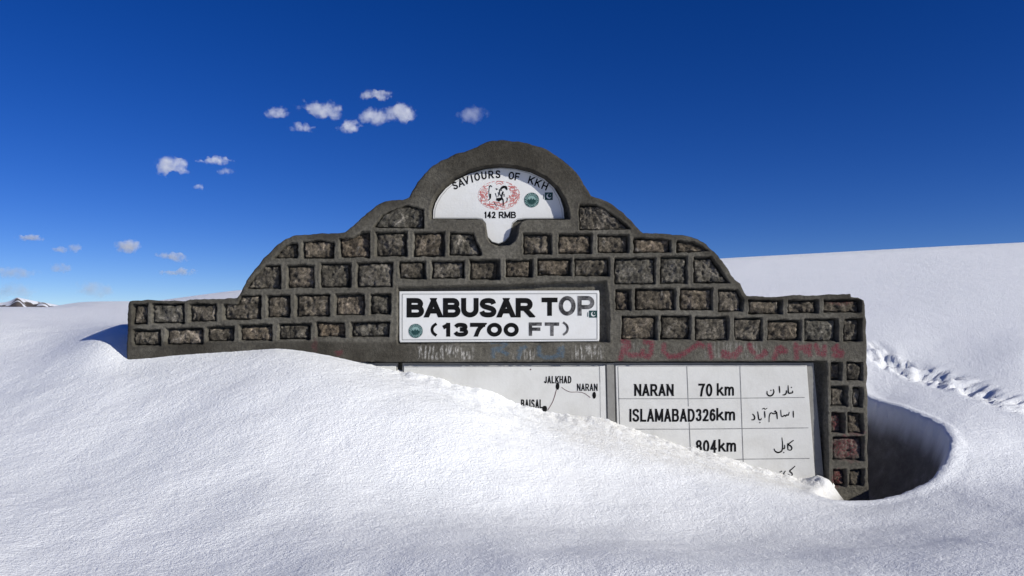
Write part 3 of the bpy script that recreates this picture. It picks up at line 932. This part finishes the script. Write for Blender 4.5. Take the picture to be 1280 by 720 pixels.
def make_badge(cx, cy, r, Y, parent):
    # ring of small characters round a two-tone disc
    polys = []
    for i in range(22):
        a = 2 * math.pi * i / 22
        a2 = a + 2 * math.pi / 22 * 0.62
        r0, r1 = r * 0.76, r * (0.93 + 0.05 * ((i * 7) % 3 - 1))
        polys.append([(cx + r0 * math.cos(a), cy + r0 * math.sin(a)), (cx + r1 * math.cos(a), cy + r1 * math.sin(a)), (cx + r1 * math.cos(a2), cy + r1 * math.sin(a2)), (cx + r0 * math.cos(a2), cy + r0 * math.sin(a2))])
    for i in range(28):
        a = 2 * math.pi * i / 28; a2 = 2 * math.pi * (i + 1) / 28
        for r0, r1 in ((r * 0.97, r * 1.03), (r * 0.62, r * 0.69)):
            polys.append([(cx + r0 * math.cos(a), cy + r0 * math.sin(a)), (cx + r1 * math.cos(a), cy + r1 * math.sin(a)), (cx + r1 * math.cos(a2), cy + r1 * math.sin(a2)), (cx + r0 * math.cos(a2), cy + r0 * math.sin(a2))])
    # dark lower half of the disc with a ragged mountain-like top edge
    top = [(-.60, .05), (-.42, -.18), (-.28, .02), (-.08, -.32), (.08, -.02), (.24, -.24), (.38, -.05), (.60, .0)]
    bot = [(.52, .30), (.30, .52), (0, .60), (-.30, .52), (-.52, .30)]
    low = [(cx + a * r, cy + b * r) for a, b in top + bot]
    disc_o = flat('badge', [disc(cx, cy, r * 1.02, n=28)], Y, M_TEAL, parent)
    g = flat('badge_print', polys, Y - 0.0012, M_GREEN, parent)
    mk = flat('badge_motif', [[low[0], low[1], low[2], low[12]], [low[2], low[3], low[4], low[11], low[12]], [low[4], low[5], low[6], low[9], low[10], low[11]], [low[6], low[7], low[8], low[9]]], Y - 0.0012, M_GREEN, parent)
    return disc_o

def make_flag(x0, y0, x1, y1, Y, parent):
    w, h = x1 - x0, y1 - y0
    flat('flag', [[(x0, y0), (x1, y0), (x1, y1), (x0, y1)]], Y, M_GREEN, parent)
    flat('flag_pole', [[(x0 - 2.0, y0 + h * .25), (x0 - 1.3, y0 + h * .25), (x0 - 1.3, y1 - h * .1), (x0 - 2.0, y1 - h * .1)]], Y, M_GREEN, parent)
    cx, cy, r = x0 + w * .52, y0 + h * .5, h * .33
    a0 = [math.radians(a) for a in range(20, 261, 20)]
    outer = [(cx + r * math.cos(a), cy + r * math.sin(a)) for a in a0]
    inner = [(cx + r * .28 + r * .80 * math.cos(a), cy - r * .22 + r * .80 * math.sin(a)) for a in a0]
    flat('crescent', [[outer[i], outer[i + 1], inner[i + 1], inner[i]] for i in range(len(a0) - 1)] + [disc(cx + r * .55, cy - r * .5, r * .2, n=5)], Y - 0.001, M_WHITE, parent)

def frame_lines(rects, Y, parent, mat=M_GREYLINE, name='border_line'):
    return flat(name, rects, Y, mat, parent)

# --- arch plaque
YA = 0.112
ARCH_PL = [(541,273.3),(541.5,263),(544,254),(549,245),(557,235.5),(569,226),(586,217.5),(606,211.5),(625,209.5),(644,211),(663,215.5),(680,223.5),(692.5,234.5),(700.5,248),(704.5,261),(705.5,273.5),(656,273.6),(647,274.6),(641,279),(639,287),(636.5,296),(631,302),(623,304.8),(615,302.5),(609.5,296.5),(608,288),(607,279.5),(602.5,274.5),(596,273.4)]
arch = prism('arch_plaque', ARCH_PL, YA, 0.158, M_WHITE, wall)
arch['label'] = 'white half-round plaque with emblem under the top arch'
ya = YA - PR
lett = []
for ch, zx, zy, rot, w in (('S',200,318,20,6.2),('A',238,300,17,7.6),('V',272,285,15,7.4),('I',309,274,12,2.2),('O',342,263,9,7.2),('U',386,254,6,6.6),('R',431,248,4,6.6),('S',476,246,2,6.2),('O',562,255,-6,7.2),('F',600,262,-9,6.0),('K',690,284,-17,7.0),('K',733,302,-20,7.0),('H',778,322,-22,7.0)):
    cx, cy = 530 + zx / 5.145, 170 + zy / 5.145
    lett.append((ch, cx - w / 2, cx + w / 2, cy - 4.9, cy + 4.9, 1.75, rot))
text('lettering', lett, ya, M_BLACK, arch)
text('lettering', [('142', 605, 619.5, 264.5, 272.8, 1.7), ('RMB', 623.5, 645, 264.5, 272.8, 1.6)], ya, M_BLACK, arch)
make_badge(664.6, 250, 9.0, ya, arch)
make_flag(681, 240.5, 691, 250, ya, arch)
def e4(l): return [(585 + a / 10.667, 215 + b / 10.667) for a, b in l]
er = random.Random(9)
red = []
for i in range(300):
    a = er.uniform(0, 2 * math.pi); q = er.uniform(0.62, 0.99)
    if math.sin(a) > 0.1: q = er.uniform(0.45, 0.99)
    cx, cy = 415 + 268 * q * math.cos(a), 312 + 185 * q * math.sin(a)
    if abs(cx - 410) < 140 and cy < 400: continue
    d = a + math.pi / 2 + er.uniform(-0.9, 0.9); L = er.uniform(10, 26)
    red += ribbon(e4([(cx - L * math.cos(d), cy - L * .6 * math.sin(d)), (cx + 3, cy - 4), (cx + L * math.cos(d), cy + L * .6 * math.sin(d))]), er.uniform(0.35, 0.9))
for k in range(40):
    a = 2 * math.pi * k / 40 + er.uniform(-.05, .05); a2 = a + er.uniform(0.07, 0.15)
    red += ribbon(e4([(413 + 278 * math.cos(a), 312 + 190 * math.sin(a)), (413 + 278 * math.cos(a2), 312 + 190 * math.sin(a2))]), er.uniform(0.3, 0.7))
for st in ([(370,150),(400,125),(450,130),(470,160)],[(380,165),(420,150),(450,170)],[(560,230),(600,190),(640,260)],[(155,260),(200,320),(240,370)],[(560,400),(620,370),(670,320)],[(540,430),(620,410),(680,340)],[(200,420),(280,450),(350,470)]):
    red += ribbon(e4(st), 0.9)
tag(flat('emblem_wreath', red, ya, M_RED, arch), kind='stuff')
blk = []
for st, w, w1 in (([(285,200),(300,180),(322,200)],1.6,.8),([(288,190),(280,260),(290,350)],1.0,.6),([(300,290),(298,350),(265,380)],1.8,.7),([(440,225),(470,195),(510,200),(520,240)],2.6,1.6),([(450,215),(490,200),(515,225)],2.4,2.2),
  ([(375,215),(385,235),(400,220)],1.2,.6),([(430,240),(420,280),(440,320)],1.6,.9),([(470,260),(450,330),(470,380),(470,450)],1.9,1.3),([(380,360),(410,380),(440,350)],2.0,2.4),([(400,330),(410,300),(400,270)],.9,.6),([(365,280),(375,310),(385,340)],.9,.5),([(480,290),(485,330)],1.1,.8),([(520,340),(525,370),(510,400)],1.2,.7),([(350,410),(365,430),(385,460)],.9,.5),([(415,240),(435,230),(455,250)],1.0,.7)):
    blk += ribbon(e4(st), w, w1)
blk += [e4([(375,350),(445,340),(460,365),(415,395)])]
tag(flat('emblem_head', blk, ya - 0.0010, M_BLACK, arch), kind='stuff')
inner = ARCH_PL
ctr = (624, 255)
ins_ = [(a + (ctr[0] - a) * .018 + (0.9 if a < 600 else -0.9 if a > 650 else 0), b + (1.0 if b < 262 else -1.0 if abs(a - 624) > 20 else -0.6)) for a, b in inner]
polys = []
for i in range(len(ins_)):
    a, b = ins_[i], ins_[(i + 1) % len(ins_)]
    polys += ribbon([a, b], 0.42)
frame_lines(polys, ya, arch)

# --- name plaque
YN = 0.030
name_pl = prism('name_plaque', [(499,364.2),(560,363.8),(660,363.2),(748.5,363),(749.3,366),(749.3,424),(748.5,426.6),(640,427.4),(500,428),(499,425)], YN, 0.10, M_WHITE, wall, 0.009)
name_pl['label'] = 'white plaque with the black name of the pass and its height'
yn = YN - PR
text('lettering', [('BABUSAR', 508.3, 666.5, 372.5, 396.8, 6.3, 0, 0.14), ('T', 677, 697, 372, 394.8, 5.9)], yn, M_BLACK, name_pl)
text('lettering', [('OP', 698.5, 743, 370, 394.6, 5.2, 0, 0.45)], yn, M_FADED, name_pl)
text('lettering', [('(', 538.3, 547.5, 402.8, 421.2, 3.6), ('13700', 551, 648.5, 403.5, 420.8, 5.1, 0, 0.42)], yn, M_BLACK, name_pl)
text('lettering', [('FT', 661, 699, 403, 419.8, 4.2, 0, 0.9), (')', 702.5, 711, 401.5, 420, 2.8)], yn, M_FADED, name_pl)
make_badge(519.6, 413.6, 8.6, yn, name_pl)
make_flag(736.4, 388.2, 746.6, 397, yn - 0.0012, name_pl)
l = []
for a, b in (((502.8,367.6),(746.2,367)),((746.2,367),(746.4,424)),((746.4,424),(502.8,424.8)),((502.8,424.8),(502.8,367.6))):
    l += ribbon([a, b], 0.7)
frame_lines(l, yn, name_pl)

# --- lower panels
YP = 0.070
def panel(name, x0, x1, top, label, xr=None):
    xb0, xb1 = x0 + (x0 - 640) * 0.035, x1 + (x1 - 640) * 0.035
    bk = prism(name, [(x0 - 2, top - 3.5), (xr or x1 + 2, top - 3.5), ((xr or x1 + 2) + (x1 - 640) * 0.06, 700), (x0 - 2 + (x0 - 640) * 0.06, 700)], YP + 0.012, 0.16, M_EDGE, wall)
    bk['label'] = label
    sh = prism('marble_sheet', [(x0, top), (x1, top), (x1 + (x1 - 640) * 0.05, 700), (x0 + (x0 - 640) * 0.05, 700)], YP, YP + 0.035, M_PANEL, bk, 0.004)
    return bk
blank = panel('side_panel', 240, 495, 457, 'end of a snow-buried panel below the lintel')
mp = panel('map_panel', 505, 756.5, 457, 'white route map panel with town names and dots')
dp = panel('distance_panel', 769.5, 1008.5, 456.8, 'white panel with distances in kilometres in a ruled grid', 1017)
prism('panel_divider', [(758.2,453.8),(767.4,453.8),(770,560),(760.5,560)], YP - 0.012, 0.16, M_EDGE, wall, 0.004)

yp = YP - PR
text('lettering', [('JALKHAD', 680, 714.3, 470, 479.2, 1.45, 0, .55), ('NARAN', 721.2, 747, 479.6, 488.6, 1.3, 0, .6), ('BAISAL', 651.2, 678.2, 499.3, 510.2, 1.55, 0, .5)], yp, M_BLACK, mp)
flat('town_dot', [disc(697, 482.8, 2.4, 4.4, 12, .12)], yp, M_BLACK, mp)
flat('town_dot', [disc(742.8, 493.8, 2.4, 4.4, 12, .12)], yp, M_BLACK, mp)
flat('town_dot', [disc(681, 511, 3.3, 4.0, 12, .12)], yp, M_BLACK, mp)
flat('route_line', ribbon([(695.5,487),(694,493),(690.5,503),(684.5,513)], .8), yp, M_MAROON, mp)
flat('route_line', ribbon([(702,484),(706,487),(713,490),(722,490),(730,491.5),(738,497)], .6), yp, M_MAROON, mp)
frame_lines(ribbon([(506,458.6),(749.5,457.8)], .7) + ribbon([(749.5,457.8),(750,478)], .9) + ribbon([(750,478),(750.8,540)], .35), yp, mp)
# faint scuffs on the map panel
flat('town_dot', [disc(663.2, 461.8, .9, .9, 8)], yp, M_MAROON, mp)

text('lettering', [('NARAN', 792.8, 842.2, 480, 495, 2.6), ('70', 873, 890.6, 479.5, 495.6, 2.6), ('km', 896, 917.6, 479, 494.6, 2.5),
                   ('ISLAMABAD', 786.8, 868.6, 511, 527.2, 2.6, 0, .42), ('326', 869.6, 894.6, 511, 526.6, 2.6), ('km', 895.4, 919, 510, 525.6, 2.6),
                   ('804', 869.6, 896, 550, 566, 2.6), ('km', 898, 920.2, 549, 564.6, 2.6)], yp, M_BLACK, dp)
g = []
for a, b, w in (((772.4,458),(775.5,560),.8),((858.6,458),(860.6,508),.8),((861.6,528),(863.4,570),.8),((925,458),(929.6,590),.8),
                ((772.6,498.4),(860,498.4),.7),((860,498.4),(1006,496.8),.7),((775,536.6),(861,536.4),.7),((861,536.4),(1010.5,534.8),.8),((912,574.6),(930,574),.8),((930,574),(1012,573),.8),((772.4,458),(1007,457.6),.35)):
    g += ribbon([a, b], w)
frame_lines(g, yp, dp, M_GREYLINE, 'grid_line')
def u6(l): return [(925 + a / 5.333, 470 + b / 5.333) for a, b in l]
URDU = [
 [([(350,98),(351,110),(338,114),(324,112),(322,85),(321,62)],1.5),([(310,95),(309,112),(300,124),(284,126)],1.5),([(262,66),(264,92),(265,114)],1.4),([(222,88),(226,108),(214,128),(196,132),(182,120),(181,100)],1.6)],
 [([(355,232),(356,255),(357,278)],1.3),([(329,240),(322,262),(312,258),(304,268),(296,262),(284,271),(275,262),(272,226)],1.3),([(245,238),(247,262),(250,288)],1.4),([(228,242),(236,232),(240,246),(226,252),(206,246),(196,268),(194,308)],1.3),([(164,234),(166,258),(167,280)],1.4),([(148,222),(160,215),(168,222),(182,214)],1.0),([(118,236),(122,262),(126,288),(138,292),(144,280)],1.4),([(84,252),(98,272),(94,290),(76,292)],1.5)],
 [([(358,428),(336,444),(324,456),(340,468),(346,482),(338,494),(322,492)],1.5),([(318,448),(319,470),(320,494)],1.4),([(298,458),(298,480),(286,484),(284,450),(280,410)],1.3),([(284,478),(278,500),(256,510),(236,502),(227,484)],1.6)],
 [([(368,600),(346,620),(332,634),(346,648),(348,660),(334,668)],1.4),([(334,664),(322,656),(318,668),(330,674),(324,690),(310,696)],1.4),([(304,632),(292,650),(298,664),(286,668)],1.2),([(280,655),(270,668),(264,660)],1.2)],
]
for word in URDU:
    p = []
    for st, w in word:
        p += ribbon(u6(st), w, taper=True)
    tag(flat('urdu_lettering', p, yp, M_BLACK, dp), kind='stuff')
dots = [disc(*u6([c_])[0], .85, .85, 6) for c_ in ((343,76),(206,96),(133,310),(292,510),(277,635),(268,640))]
tag(flat('urdu_dots', dots, yp, M_BLACK, dp), kind='stuff')

# ------------------------------------------------------------------ clouds
def cloud_mat(seed, dens, size):
    s = NT('cloud_vapour')
    s.t.nodes.remove(s.b)
    tc = s.n('ShaderNodeTexCoord')
    mp_ = s.n('ShaderNodeVectorMath'); mp_.operation = 'MULTIPLY_ADD'
    s.l(tc.outputs['Generated'], mp_.inputs[0]); mp_.inputs[1].default_value = (2, 2, 2); mp_.inputs[2].default_value = (-1, -1, -1)
    ln = s.n('ShaderNodeVectorMath'); ln.operation = 'LENGTH'; s.l(mp_.outputs[0], ln.inputs[0])
    nz = s.n('ShaderNodeTexNoise'); nz.noise_dimensions = '4D'; nz.inputs['W'].default_value = seed * 3.7
    nz.inputs['Scale'].default_value = 2.9 / size; nz.inputs['Detail'].default_value = 6; nz.inputs['Roughness'].default_value = 0.62
    s.l(tc.outputs['Object'], nz.inputs['Vector'])
    f = s.math('SUBTRACT', nz.outputs['Fac'], s.math('MULTIPLY', s.math('POWER', ln.outputs['Value'], 2.0), 0.34))
    f = s.math('MULTIPLY', s.math('SUBTRACT', f, 0.335), 3.8, True)
    d = s.math('MULTIPLY', f, dens)
    v = s.n('ShaderNodeVolumePrincipled')
    v.inputs['Color'].default_value = (1, 1, 1, 1)
    v.inputs['Anisotropy'].default_value = 0.0
    s.l(d, v.inputs['Density'])
    s.l(v.outputs[0], s.out.inputs['Volume'])
    return s.m

def make_cloud(cx, cy, w, h, thick, label, lobes, group=None, tilt=0.0):
    """One small cloud of the fair-weather deck some 900 m above the pass."""
    ddx, ddy, ddz = [float(v) for v in ray(cx, cy)]
    dist = 900.0 / (ddz / ddy)
    dist = min(dist, 14000.0)
    k = dist / FPX
    W_, H_ = w * k * 1.22, h * k * 1.25
    r_ = random.Random(int(cx * 7 + cy))
    bm = bmesh.new()
    for i in range(lobes):
        f = (i + 0.5) / lobes * 2 - 1
        x = f * 0.40 * W_ + r_.uniform(-.05, .05) * W_
        z = (r_.uniform(-.12, .22) - 0.1 * abs(f)) * H_ - f * tilt * H_
        rad = H_ * r_.uniform(0.26, 0.44) * (1.15 - 0.45 * abs(f))
        res = bmesh.ops.create_icosphere(bm, subdivisions=3, radius=1.0)
        sx = max(rad * r_.uniform(1.0, 1.5), W_ / lobes * 0.62)
        for v in res['verts']:
            v.co = Vector((v.co.x * sx + x, v.co.y * rad * 1.3 + r_.uniform(-.0, .0), v.co.z * rad + z))
    me0 = bpy.data.meshes.new('tmp'); bm.to_mesh(me0); bm.free()
    ob0 = bpy.data.objects.new('tmp', me0); COL.objects.link(ob0)
    md = ob0.modifiers.new('r', 'REMESH'); md.mode = 'VOXEL'; md.voxel_size = max(W_ / 46, H_ / 16)
    bpy.context.view_layer.update()
    me = bpy.data.meshes.new_from_object(ob0.evaluated_get(bpy.context.evaluated_depsgraph_get()))
    bpy.data.objects.remove(ob0); bpy.data.meshes.remove(me0)
    n_ = len(me.vertices)
    co = np.zeros(n_ * 3); me.vertices.foreach_get('co', co); co = co.reshape(-1, 3)
    no = np.zeros(n_ * 3); me.vertices.foreach_get('normal', no); no = no.reshape(-1, 3)
    dsp = fbm(co[:, 0] + co[:, 1], co[:, 2] - 0.5 * co[:, 1], 3.0 / H_, 3, 0.6, int(cx) % 50)
    co = co + no * (dsp * 0.12 * H_)[:, None]
    me.vertices.foreach_set('co', co.ravel()); me.update()
    me.name = 'cloud'
    o = link_mesh('cloud', me, cloud_mat(cx * .13 + cy * .07, thick / (H_ * 0.5), H_), None, True)
    o.location = (ddx / ddy * dist, dist - D, EYE + ddz / ddy * dist)
    tag(o, label, 'cloud', group or 'small fair-weather clouds')
    return o

G1 = 'cluster of small clouds above the left shoulder'
make_cloud(343, 141, 34, 22, 1.6, 'small round cloud, leftmost of the high cluster', 3, G1)
make_cloud(400, 135, 60, 25, 1.7, 'wide ragged cloud, second from the left in the high cluster', 5, G1, 0.25)
make_cloud(378, 161, 38, 15, 0.9, 'thin faint cloud lowest left in the high cluster', 3, G1)
make_cloud(470, 118, 54, 18, 1.8, 'flat cloud at the top of the high cluster', 4, G1)
make_cloud(437, 159, 32, 18, 1.5, 'small cloud at the lower middle of the high cluster', 3, G1, -0.25)
make_cloud(465, 146, 40, 27, 1.8, 'ragged cloud in the middle right of the high cluster', 4, G1)
make_cloud(502, 138, 38, 26, 2.0, 'bright puffy cloud at the right end of the high cluster', 4, G1)
make_cloud(591, 143, 44, 26, 0.45, 'faint wisp of cloud just left above the arch', 3)
make_cloud(212, 209, 50, 27, 2.4, 'brightest lone puffy cloud over the left wing', 4)
make_cloud(270, 201, 50, 13, 1.4, 'thin flat cloud right of the bright lone puff', 4)
make_cloud(281, 215, 24, 12, 0.5, 'faint wisp below the thin flat cloud', 2)
make_cloud(249, 234, 16, 11, 0.6, 'tiny faint cloud below the bright lone puff', 2)
make_cloud(37, 296, 36, 13, 1.6, 'small flat cloud nearest the left edge', 3)
make_cloud(76, 312, 26, 11, 1.2, 'dim small cloud left of its tall tiny neighbour', 2)
make_cloud(95, 308, 15, 17, 1.1, 'tall tiny cloud between two small clouds at left', 2)
make_cloud(158, 305, 33, 20, 2.0, 'small puffy cloud between the tall tiny one and the stacked pair', 3)
make_cloud(218, 321, 54, 16, 1.7, 'upper of the two flat clouds stacked above the left wing', 4, None, 0.2)
make_cloud(221, 341, 54, 13, 1.6, 'lower of the two flat clouds stacked above the left wing', 4)
make_cloud(118, 360, 48, 28, 0.7, 'pale blurred cloud just above the left snow crest', 3)
make_cloud(76, 335, 34, 15, 0.7, 'dim flat cloud above the far hills', 3)
make_cloud(18, 341, 84, 18, 0.6, 'long pale cloud bank low at the left edge', 4)
make_cloud(12, 362, 96, 26, 0.5, 'lowest haze-like cloud behind the far hills', 4)
